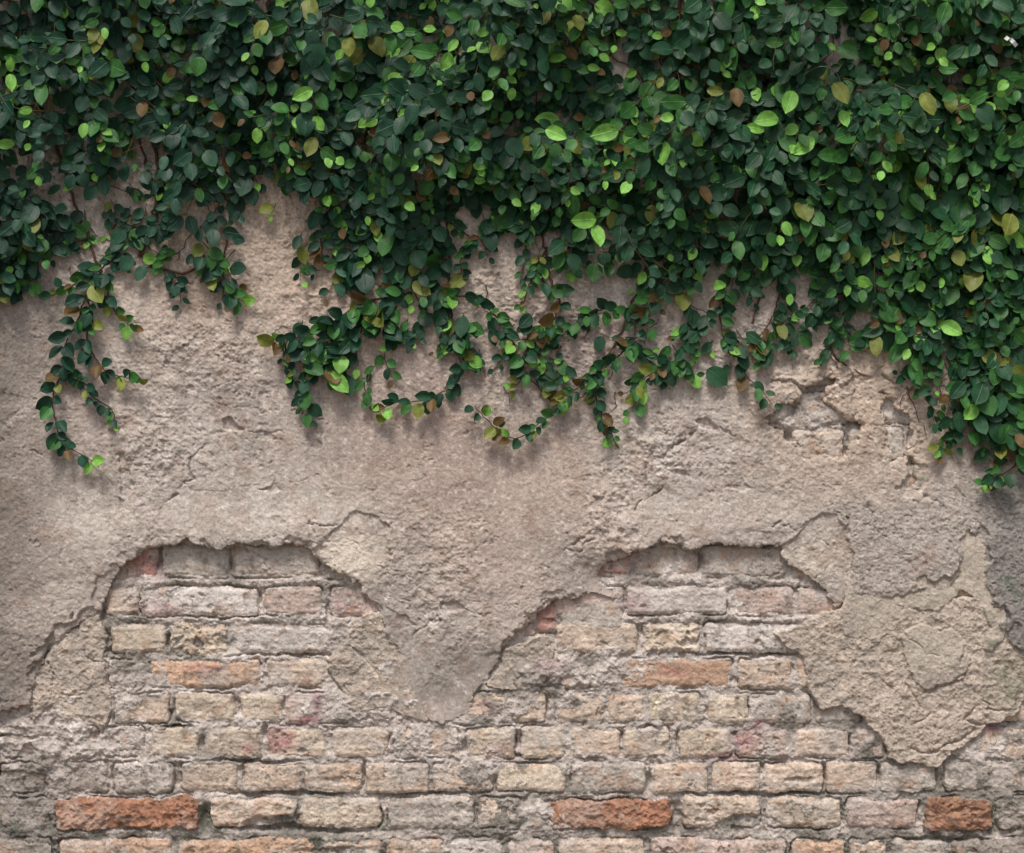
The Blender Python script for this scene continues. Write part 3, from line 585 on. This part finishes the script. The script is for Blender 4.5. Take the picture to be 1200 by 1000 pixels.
class Tubes:
    def __init__(s): s.v = []; s.f = []; s.c = []; s.n = 0
    def add(s, pts, r0, r1, colour, sides=5):
        P = np.array(pts, float); n = len(P)
        if n < 2: return
        T = np.gradient(P, axis=0); T /= np.linalg.norm(T, axis=1)[:, None] + 1e-9
        A = np.cross(T, [0, 1, 0]); A /= np.linalg.norm(A, axis=1)[:, None] + 1e-9; B = np.cross(T, A)
        r = np.linspace(r0, r1, n)[:, None, None]; th = np.arange(sides) * 2 * math.pi / sides
        ring = P[:, None, :] + r * (np.cos(th)[None, :, None] * A[:, None, :] + np.sin(th)[None, :, None] * B[:, None, :])
        s.v.append(ring.reshape(-1, 3)); k = np.arange(n - 1)[:, None] * sides; j = np.arange(sides)[None, :]; j2 = (j + 1) % sides
        s.f.append(np.stack([k + j, k + j2, k + sides + j2, k + sides + j], -1).reshape(-1, 4) + s.n); s.n += n * sides
        s.c.append(np.tile(colour, (n * sides, 1)))
    def mesh(s, name): return np_mesh(name, np.concatenate(s.v), np.concatenate(s.f), np.concatenate(s.c))

CLUST = 1.0
def leaf_colour(rnd, u, young=0., forced=None):
    x = rnd.random(); k = forced
    x = x / CLUST
    g = min(max((u - 250) / 700, 0), 1)
    if k is None:
        if young > .8 and x < .5: k = 'lime' if rnd.random() < .45 else ('red' if rnd.random() < .28 else 'fresh')
        elif young > .5 and x < .45: k = 'fresh'
        elif x < .008 + .02 * g: k = 'lime'
        elif x < .09 + .13 * g: k = 'fresh'
        elif x < .12 + .14 * g: k = 'olive'
        elif x < .125 + .143 * g: k = 'red'
        else: k = 'dark'
    j = rnd.uniform(.8, 1.25)
    if k == 'dark': c = np.array([.007, .043, .024]) * (1 - g) + np.array([.009, .053, .018]) * g; c = c + rnd.random() ** 2 * np.array([.009, .030, .012])
    elif k == 'fresh': c = np.array([.036, .135, .026])
    elif k == 'lime': c = np.array([.20, .46, .075]); j = rnd.uniform(.75, 1.1)
    elif k == 'olive': c = np.array([.17, .20, .035])
    else: c = np.array([.115, .070, .022])
    return c * j

rnd = random.Random(21)
BARK = srgb(92, 66, 48); GREENBARK = srgb(96, 92, 50)
ivy = bpy.data.objects.new('climbing_ivy', None); col.objects.link(ivy); ivy.location = (0, -.03, 0)
tag(ivy, 'dense dark green climbing ivy with bright young leaves covering the top of the plastered wall', 'ivy')
main = Leaves(); twigs = Tubes(); stems = Tubes()

def grow_twig(L, T, u, v, ang, depth, steps, size, young_tip=True, keep=True, limit=None):
    """alternate leaves along a wandering twig; returns nothing"""
    global CLUST
    pts = []; CLUST = min(max(1.0 + 2.2 * gapn(v * 1.3 + 200, u * .5), .12), 2.6)
    for k in range(steps):
        if keep:
            d = density(u, v) - .16 * max(gapn(u, v), 0)
            if d < .24 and k > 0: break
            if d < .7 and rnd.random() > d * 1.25: u += 5 * math.sin(ang); v += 5 * math.cos(ang); continue
        if keep and is_open(u, v): u += 10 * math.sin(ang); v += 10 * math.cos(ang); continue
        h = wall_h(u, v) + depth
        pts.append((wx(u), -h, wz(v)))
        f = k / max(steps - 1, 1)
        sz = size * (1 - .45 * f * f) * rnd.uniform(.78, 1.22)
        side = 1 if k % 2 else -1
        a = ang + side * rnd.uniform(.3, 1.1)
        a = a * .75 + rnd.gauss(0, .2)
        L.add(u + 3 * math.sin(a), v + 3 * math.cos(a), h + rnd.uniform(0, .006), a, sz, rnd.uniform(.05, .50), rnd.gauss(0, .2),
              leaf_colour(rnd, u, f if young_tip else 0), rnd.uniform(.56, .82), rnd.uniform(.04, .15), rnd.uniform(-.05, .22), rnd.gauss(0, .1))
        st = rnd.uniform(10, 16) * size / 24
        ang += rnd.gauss(0, .22); ang *= .97
        u += st * math.sin(ang); v += st * math.cos(ang); depth = max(.003, depth + rnd.gauss(0, .003))
    if len(pts) > 1: T.add(pts, .0012, .0007, GREENBARK if rnd.random() < .5 else BARK, 4)

N = 0
while N < 3700:
    u = rnd.uniform(-620, 1820); v = rnd.uniform(-370, 560)
    if v < -20 and rnd.random() < .55: continue
    if (u < -60 or u > 1260) and rnd.random() < .5: continue
    d = density(u, v) - .48 * max(gapn(u, v), 0) * (1 if u > 240 else 1.6)
    if d < .12 or rnd.random() > d ** 2: continue
    dn = deepn(u, v)
    lush = min(max((d - .35) / .5, 0), 1) * min(max((330 - v) / 200, .25), 1)
    if lush > .5 and dn < -.28 and rnd.random() < .5: continue
    dmax = .008 + .075 * lush * (1 + 1.5 * dn); dmax = max(dmax, .006)
    depth = dmax * rnd.random() ** .55
    grow_twig(main, twigs, u, v, rnd.gauss(0, .8), depth, rnd.randint(3, 9), rnd.uniform(17.5, 26.5) * (1.0 if rnd.random() < .9 or d < .85 else 1.2))
    N += 1
# a thin layer pressed to the wall under the thick cover, and loose sprigs along its ragged edge
for k in range(800):
    u = rnd.uniform(-620, 1820); v = rnd.uniform(-370, 400)
    if density(u, v) > .84: grow_twig(main, twigs, u, v, rnd.gauss(0, 1.0), .006 + .012 * rnd.random(), rnd.randint(4, 8), rnd.uniform(16, 22), young_tip=False)
k = 0
while k < 130:
    u = rnd.uniform(-300, 1500); v = rnd.uniform(120, 500); d = density(u, v)
    if .16 < d < .62:
        grow_twig(main, twigs, u, v, rnd.gauss(0, .7), .003 + .012 * rnd.random(), rnd.randint(2, 6), rnd.uniform(13, 20), keep=False); k += 1
CLUST = 1.0
# large fresh leaves standing proud of the cover: (u, v of the petiole, tip angle in degrees, length)
BRIGHT = [(370, 16, 10, 34, 'olive'), (482, 48, -40, 34, 'fresh'), (538, 60, -35, 18, 'lime'), (530, 74, -25, 24, 'lime'), (560, 57, 90, 16, 'lime'), (638, 163, 65, 27, 'lime'), (722, 160, -75, 34, 'lime'), (715, 62, -95, 36, 'fresh'),
          (655, 145, -90, 30, 'lime'), (697, 262, -85, 30, 'lime'), (695, 268, 15, 28, 'lime'), (672, 258, 185, 28, 'fresh'), (605, 222, 180, 24, 'lime'), (436, 262, -50, 24, 'lime'), (442, 272, 20, 18, 'lime'),
          (358, 428, 65, 28, 'fresh'), (387, 437, 45, 34, 'lime'), (28, 95, 180, 18, 'lime'), (28, 98, 10, 22, 'lime'), (797, 138, -15, 36, 'fresh'), (846, 65, 15, 32, 'fresh'), (838, 40, 160, 34, 'fresh'), (755, 55, 175, 32, 'fresh'),
          (800, 160, -150, 26, 'fresh'), (905, 147, -80, 30, 'lime'), (890, 160, -100, 24, 'lime'), (470, 147, 90, 20, 'lime'), (446, 148, -60, 18, 'lime'), (912, 100, -5, 34, 'fresh'), (920, 118, -20, 30, 'lime'), (955, 25, 85, 28, 'fresh'),
          (975, 62, 60, 30, 'fresh'), (1068, 50, 45, 24, 'fresh'), (1048, 75, 30, 24, 'fresh'), (1120, 30, 35, 26, 'fresh'), (1135, 5, -10, 26, 'fresh'), (1150, 25, 80, 26, 'lime'), (1190, 85, -20, 24, 'fresh'), (1152, 132, -60, 26, 'lime'),
          (1060, 125, 25, 30, 'olive'), (1115, 155, 40, 30, 'fresh'), (945, 170, -50, 32, 'lime'), (975, 190, -90, 28, 'fresh'), (885, 295, 15, 26, 'lime'), (1010, 290, -10, 26, 'lime'), (985, 290, 40, 34, 'fresh'), (972, 262, 15, 22, 'lime'),
          (980, 245, 170, 30, 'fresh'), (937, 258, 0, 26, 'fresh'), (1070, 320, -40, 28, 'fresh'), (1098, 380, 60, 28, 'lime'), (1198, 355, -90, 30, 'fresh'), (1190, 455, 90, 34, 'lime'), (1065, 425, 20, 30, 'fresh'), (1050, 405, -25, 26, 'fresh'),
          (1060, 232, 30, 26, 'fresh'), (755, 320, -30, 18, 'lime'), (790, 255, 30, 24, 'fresh'), (785, 225, 10, 34, 'fresh'), (965, 110, 30, 30, 'olive'), (975, 140, 15, 22, 'lime'), (1045, 180, 50, 22, 'fresh'), (1118, 175, 10, 24, 'fresh'),
          (1060, 8, -80, 26, 'lime'), (885, 80, 90, 22, 'olive'), (822, 250, 60, 18, 'lime'), (30, 175, -80, 22, 'lime'), (115, 155, -10, 18, 'lime'), (140, 50, 10, 14, 'lime'), (265, 100, 15, 28, 'fresh'), (285, 135, 10, 16, 'lime'), (50, 5, 60, 14, 'lime'),
          (590, 15, 60, 30, 'fresh'), (620, 33, -80, 24, 'lime'), (375, 120, -60, 26, 'lime'), (335, 72, 75, 24, 'fresh'), (820, 120, 80, 20, 'olive'), (1170, 350, 60, 24, 'fresh'), (1183, 170, 85, 26, 'olive'), (1070, 205, 10, 24, 'olive'), (668, 250, 160, 24, 'fresh'),
          (730, 125, 10, 20, 'olive'), (560, 185, 100, 18, 'fresh'), (855, 112, 10, 25, 'red'), (663, 62, 35, 22, 'red'), (815, 225, 30, 24, 'red'), (530, 170, -80, 22, 'red'), (475, 150, 0, 14, 'red')]
for (u, v, a, L, k) in BRIGHT:
    dn = deepn(u, v); dd = .012 + max(.075 * min(max((density(u, v) - .35) / .5, 0), 1) * min(max((330 - v) / 200, .25), 1) * (1 + 1.2 * dn), 0)
    main.add(u, v, wall_h(u, v) + dd + .008, R(a), L, rnd.uniform(.2, .45), rnd.gauss(0, .2), leaf_colour(rnd, u, 0, k), rnd.uniform(.54, .68), .16, rnd.uniform(.05, .2))
# woody stems clinging to the wall under the leaves
STEM = [([(-40, -60), (20, 60), (60, 150), (90, 240), (120, 320)], .005), ([(140, -60), (150, 60), (185, 190), (180, 260), (168, 300), (210, 320), (265, 300)], .005), ([(330, -60), (300, 80), (262, 200), (270, 240)], .004),
        ([(420, -60), (440, 120), (455, 260), (450, 330), (450, 380)], .004), ([(560, -60), (540, 150), (525, 280), (530, 380)], .004), ([(690, -60), (650, 120), (632, 240), (640, 300), (650, 340)], .004),
        ([(800, -60), (790, 120), (770, 260), (740, 360), (700, 440)], .004), ([(930, -60), (915, 150), (905, 280), (880, 380)], .004), ([(1050, -60), (1020, 100), (1000, 250), (985, 400)], .004),
        ([(1190, -60), (1150, 150), (1165, 260), (1175, 380), (1130, 470), (1108, 520)], .005), ([(968, 402), (985, 425), (1000, 434), (1014, 441)], .0022), ([(1172, 395), (1150, 440), (1125, 475), (1115, 500)], .003), ([(1060, 452), (1072, 480), (1085, 510)], .0012),
        ([(165, 300), (185, 250), (178, 210), (160, 150)], .004), ([(125, 180), (160, 150), (185, 110), (180, 60)], .003), ([(270, 270), (262, 320), (275, 350)], .002), ([(640, 290), (632, 320), (645, 340)], .002)]
def smooth_path(pts, step=6.0, jit=1.2):
    out = []
    P = [pts[0]] + list(pts) + [pts[-1]]
    for k in range(1, len(P) - 2):
        p0, p1, p2, p3 = [np.array(q, float) for q in P[k - 1:k + 3]]
        n = max(2, int(np.linalg.norm(p2 - p1) / step))
        for j in range(n):
            t = j / n
            out.append(.5 * ((2 * p1) + (-p0 + p2) * t + (2 * p0 - 5 * p1 + 4 * p2 - p3) * t * t + (-p0 + 3 * p1 - 3 * p2 + p3) * t ** 3) + np.array([rnd.gauss(0, jit), rnd.gauss(0, jit)]))
    out.append(np.array(pts[-1], float)); return out
def on_wall(path, lift):
    hs = [wall_h(p[0], p[1]) for p in path]; hs = [max(hs[max(0, i - 2):i + 3]) for i in range(len(hs))]
    return [(wx(p[0]), -(h + lift + .002 * math.sin(i * .9)), wz(p[1])) for i, (p, h) in enumerate(zip(path, hs))]
for q in range(34):
    u = rnd.choice([rnd.uniform(300, 760), rnd.uniform(980, 1160), rnd.uniform(60, 280)]); v = {True: rnd.uniform(230, 330), False: rnd.uniform(330, 460)}[u < 300]
    if .05 < density(u, v) < .7:
        pts = [(u, v)]; a = rnd.gauss(0, .9)
        for j in range(rnd.randint(2, 4)): a += rnd.gauss(0, .5); u += 11 * math.sin(a); v += 11 * math.cos(a); pts.append((u, v))
        STEM.append((pts, rnd.uniform(.0008, .0014)))
stem_parts = []
for pts, r in STEM:
    T = Tubes(); T.add(on_wall(smooth_path(pts), r * .8), r, r * .5, BARK * rnd.uniform(.8, 1.1), 6); stem_parts.append(T)
for k in range(60):          # finer runners
    u = rnd.uniform(-500, 1700); v = rnd.uniform(-300, 240); pts = [(u, v)]; a = rnd.gauss(0, .5)
    for j in range(rnd.randint(3, 6)): a += rnd.gauss(0, .3); u += 32 * math.sin(a); v += 32 * math.cos(a); pts.append((u, v))
    pts = [p for p in pts if density(*p) > .25]
    if len(pts) > 2:
        T = Tubes(); T.add(on_wall(smooth_path(pts), .004), .0018, .001, BARK * rnd.uniform(.8, 1.3), 5); stem_parts.append(T)

def leaf_material():
    m = bpy.data.materials.new('ivy_leaf'); m.use_nodes = True; n = m.node_tree.nodes; l = m.node_tree.links
    p = n['Principled BSDF']; out = n['Material Output']
    a = n.new('ShaderNodeAttribute'); a.attribute_name = 'Col'; b = n.new('ShaderNodeAttribute'); b.attribute_name = 'blade'
    sp = n.new('ShaderNodeSeparateXYZ'); l.new(b.outputs['Vector'], sp.inputs[0])
    def math_(op, x, y=None, val=None):
        k = n.new('ShaderNodeMath'); k.operation = op
        l.new(x, k.inputs[0])
        if y is not None: l.new(y, k.inputs[1])
        elif val is not None: k.inputs[1].default_value = val
        return k.outputs[0]
    ax = math_('ABSOLUTE', sp.outputs['X'])
    # midrib and side veins
    mid = n.new('ShaderNodeMapRange'); mid.inputs[1].default_value = .006; mid.inputs[2].default_value = .028; mid.inputs[3].default_value = 1; mid.inputs[4].default_value = 0; l.new(ax, mid.inputs[0])
    s1 = math_('MULTIPLY', ax, None, .9); s2 = math_('SUBTRACT', sp.outputs['Y'], s1); s3 = math_('MULTIPLY', s2, None, 44.0); s4 = math_('SINE', s3)
    vein = n.new('ShaderNodeMapRange'); vein.inputs[1].default_value = .86; vein.inputs[2].default_value = 1.0; vein.inputs[3].default_value = 0; vein.inputs[4].default_value = .35; l.new(s4, vein.inputs[0])
    vm = math_('MAXIMUM', mid.outputs[0], vein.outputs[0])
    tc = n.new('ShaderNodeTexCoord'); t = n.new('ShaderNodeTexNoise'); t.inputs['Scale'].default_value = 70; t.inputs['Detail'].default_value = 5; l.new(tc.outputs['Object'], t.inputs['Vector'])
    mr = n.new('ShaderNodeMapRange'); mr.inputs[1].default_value = .3; mr.inputs[2].default_value = .7; mr.inputs[3].default_value = .72; mr.inputs[4].default_value = 1.3; l.new(t.outputs['Fac'], mr.inputs[0])
    sc = n.new('ShaderNodeVectorMath'); sc.operation = 'SCALE'; l.new(a.outputs['Color'], sc.inputs[0]); l.new(mr.outputs[0], sc.inputs['Scale'])
    lt = n.new('ShaderNodeMix'); lt.data_type = 'RGBA'; lt.blend_type = 'MIX'
    br = n.new('ShaderNodeVectorMath'); br.operation = 'MULTIPLY_ADD'; br.inputs[1].default_value = (1.7, 1.6, 1.5); br.inputs[2].default_value = (.02, .03, .012); l.new(sc.outputs[0], br.inputs[0])
    vf = math_('MULTIPLY', vm, None, .55)
    l.new(vf, lt.inputs[0]); l.new(sc.outputs[0], lt.inputs[6]); l.new(br.outputs[0], lt.inputs[7])
    # paler underside
    geo = n.new('ShaderNodeNewGeometry'); l.new(lt.outputs[2], p.inputs['Base Color'])
    p.inputs['Specular IOR Level'].default_value = .32
    ro = n.new('ShaderNodeMapRange'); ro.inputs[3].default_value = .36; ro.inputs[4].default_value = .6; l.new(t.outputs['Fac'], ro.inputs[0]); l.new(ro.outputs[0], p.inputs['Roughness'])
    bm = n.new('ShaderNodeBump'); bm.inputs['Strength'].default_value = .5; bm.inputs['Distance'].default_value = .0012; bm.invert = True; l.new(vm, bm.inputs['Height']); l.new(bm.outputs[0], p.inputs['Normal'])
    tr = n.new('ShaderNodeBsdfTranslucent'); l.new(br.outputs[0], tr.inputs['Color'])
    ms = n.new('ShaderNodeMixShader'); ms.inputs[0].default_value = .15; l.new(p.outputs[0], ms.inputs[1]); l.new(tr.outputs[0], ms.inputs[2]); l.new(ms.outputs[0], out.inputs['Surface'])
    return m
M_leaf = leaf_material()
M_bark = stone_mat('ivy_bark', .4, 260, .8)
off = np.array([0, .03, 0])
def ivy_link(name, me, mat, parent):
    o = link(name, me, mat, parent)
    if parent is ivy: o.matrix_parent_inverse = ivy.matrix_basis.inverted()
    return o
foliage = ivy_link('foliage', main.mesh('foliage'), M_leaf, ivy)
for T in stem_parts: ivy_link('stem', T.mesh('stem'), M_bark, ivy)
tw = ivy_link('twig', twigs.mesh('twig'), M_bark, ivy); tw['kind'] = 'stuff'

# shoots trailing below the cover, each with its own leaves
SHOOTS = [
 ([(122, 318), (104, 343), (92, 378), (79, 402), (74, 435), (64, 465), (68, 498), (80, 522), (104, 536), (118, 548)], 21, 'longest shoot hanging down the bare plaster, curling at its end'),
 ([(78, 432), (98, 446), (112, 466), (132, 480), (137, 500)], 15, 'thin side shoot inside the curl of the longest one'),
 ([(102, 345), (110, 375), (104, 400), (124, 434), (148, 442), (162, 448)], 18, 'shoot ending in three rounded leaves beside the longest one'),
 ([(125, 325), (130, 352), (141, 372), (156, 384)], 17, None),
 ([(140, 300), (112, 322), (60, 348)], 16, None),
 ([(240, 300), (258, 325), (272, 345), (282, 352)], 22, 'short leafy shoot with bright round leaves at its tip'),
 ([(475, 345), (440, 352), (405, 368), (370, 392), (340, 398), (322, 402)], 22, 'shoot bending left to a pointed end'),
 ([(440, 352), (425, 385), (405, 412), (385, 432)], 26, 'dark bunch of leaves with two large bright leaves below'),
 ([(405, 372), (372, 400), (352, 412)], 22, None), ([(340, 392), (334, 415), (336, 438)], 12, None), ([(465, 360), (450, 385), (462, 398)], 26, None), ([(430, 370), (400, 395), (372, 420)], 24, None),
 ([(530, 375), (542, 415), (540, 440), (522, 458), (492, 470), (464, 472), (447, 480)], 19, 'shoot curving left and tapering along the plaster'),
 ([(520, 300), (512, 340), (530, 375)], 24, None),
 ([(636, 330), (655, 350), (648, 375), (625, 400), (612, 428), (638, 462), (655, 480), (634, 494), (604, 514), (575, 496), (556, 476)], 19, 'long shoot looping down and back to the left'),
 ([(515, 345), (555, 352), (585, 375), (600, 398), (640, 395)], 18, None),
 ([(700, 425), (698, 462), (706, 490), (716, 508), (722, 522)], 15, 'short straight shoot hanging from the middle of the lower edge'),
 ([(745, 400), (712, 428), (690, 446), (655, 470)], 19, None),
 ([(760, 370), (715, 362), (685, 372), (655, 396)], 18, None),
 ([(632, 300), (620, 335), (612, 360)], 12, None), ([(528, 262), (552, 282), (540, 305), (541, 322)], 13, 'sparse wiry shoot over a bare patch'),
 ([(373, 270), (378, 290), (379, 304)], 16, None), ([(600, 398), (612, 440), (600, 455)], 14, None),
 ([(1130, 490), (1112, 512), (1100, 520), (1102, 532)], 18, 'little shoot with three dark round leaves'),
 ([(1165, 500), (1172, 535), (1165, 555), (1150, 566)], 18, 'lowest shoot at the right edge of the wall'),
 ([(1215, 490), (1200, 530), (1180, 552), (1160, 560)], 20, None), ([(15, 280), (8, 320), (4, 345)], 22, None), ([(40, 290), (48, 320), (40, 335)], 18, None),
 ([(560, 378), (535, 400), (540, 425)], 22, None), ([(850, 330), (842, 365), (850, 405), (858, 418)], 17, None), ([(915, 330), (905, 370), (880, 410)], 20, None), ([(785, 420), (760, 440), (745, 450)], 18, None),
]
for pts, size, lb in SHOOTS:
    T = Tubes(); L = Leaves(); path = smooth_path(pts, 3.0, .5); lift = .006
    T.add(on_wall(path, lift), .0021, .0009, BARK * rnd.uniform(.7, 1.1), 6)
    n = len(path); k = 1; side = 1
    while k < n:
        p = path[k]; q = path[min(k + 1, n - 1)]; o_ = path[max(k - 1, 0)]; dirn = math.atan2(q[0] - o_[0], q[1] - o_[1]); f = k / n
        side = -side; reps = 2 if rnd.random() < .45 else 1
        for r_ in range(reps):
            a = dirn + side * rnd.uniform(.5, 1.4); a = math.atan2(math.sin(a), math.cos(a)) * rnd.uniform(.6, 1)
            kk = None
            if f > .8: kk = rnd.choice(['fresh', 'red', 'lime', 'dark', 'olive'])
            elif rnd.random() < .30: kk = rnd.choice(['fresh', 'fresh', 'fresh', 'olive', 'fresh', 'red'])
            L.add(p[0] + 2 * math.sin(a), p[1] + 2 * math.cos(a), wall_h(p[0], p[1]) + lift + .003 + rnd.uniform(0, .014), a, size * rnd.uniform(.7, 1.25) * (1 - .2 * f), rnd.uniform(.1, .7), rnd.gauss(0, .35),
                  leaf_colour(rnd, p[0], 0, kk), rnd.uniform(.58, .85), rnd.uniform(.08, .26), rnd.uniform(-.05, .3), rnd.gauss(0, .2))
            side = -side
        k += max(2, int(size * rnd.uniform(.32, .8) / 3))
    s = ivy_link('trailing_shoot', T.mesh('trailing_shoot'), M_bark, ivy)
    if lb: s['label'] = lb
    lo = link('leaves', L.mesh('leaves'), M_leaf, s)

# ------------------------------------------------------------------ wire loop caught in the ivy
wm = bpy.data.materials.new('galvanised_wire'); wm.use_nodes = True; p = wm.node_tree.nodes['Principled BSDF']
p.inputs['Base Color'].default_value = (.20, .21, .20, 1); p.inputs['Metallic'].default_value = .8; p.inputs['Roughness'].default_value = .42
wt = Tubes()
arc1 = [(917 + 0, 108), (918, 98), (924, 89), (933, 84)]; arc2 = [(925, 118), (928, 108), (936, 96), (947, 89), (958, 87), (968, 90), (975, 98), (978, 110), (977, 125), (972, 138), (962, 148), (950, 153), (938, 152), (929, 146)]
for a_ in (arc1, arc2): wt.add([(wx(q[0]), -.098 - .004 * math.sin(i * .15), wz(q[1])) for i, q in enumerate(smooth_path(a_, 2.5, 0))], .0009, .0009, np.array([.4, .4, .4]), 8)
wo_ = link('wire_loop', wt.mesh('wire_loop'), wm); tag(wo_, 'thin curved grey wire loop caught among the ivy leaves near the top', 'wire')

# small crumpled scrap caught among the leaves
sm_ = bpy.data.materials.new('white_scrap'); sm_.use_nodes = True; sm_.node_tree.nodes['Principled BSDF'].inputs['Base Color'].default_value = (.7, .7, .72, 1)
me = bpy.data.meshes.new('paper_scrap'); pv = []; pf = []
prof = [(1161, 57, .000), (1164, 60, .004), (1167, 59, -.002), (1170, 63, .003), (1174, 67, -.001)]
for u, v, o_ in prof:
    for du, dv in ((-1.6, 1.8), (1.8, -1.4)):
        for th_ in (0, .0006): pv.append((wx(u + du), -.135 - o_ - th_, wz(v + dv)))
for k in range(len(prof) - 1):
    a = k * 4; b = a + 4
    pf += [(a, b, b + 2, a + 2), (a + 1, a + 3, b + 3, b + 1), (a, a + 1, b + 1, b), (a + 2, b + 2, b + 3, a + 3)]
pf += [(0, 2, 3, 1), (len(pv) - 4, len(pv) - 3, len(pv) - 1, len(pv) - 2)]
me.from_pydata(pv, [], pf); me.update()
tag(link('paper_scrap', me, sm_), 'small crumpled white scrap caught in the ivy near the top right corner', 'litter')
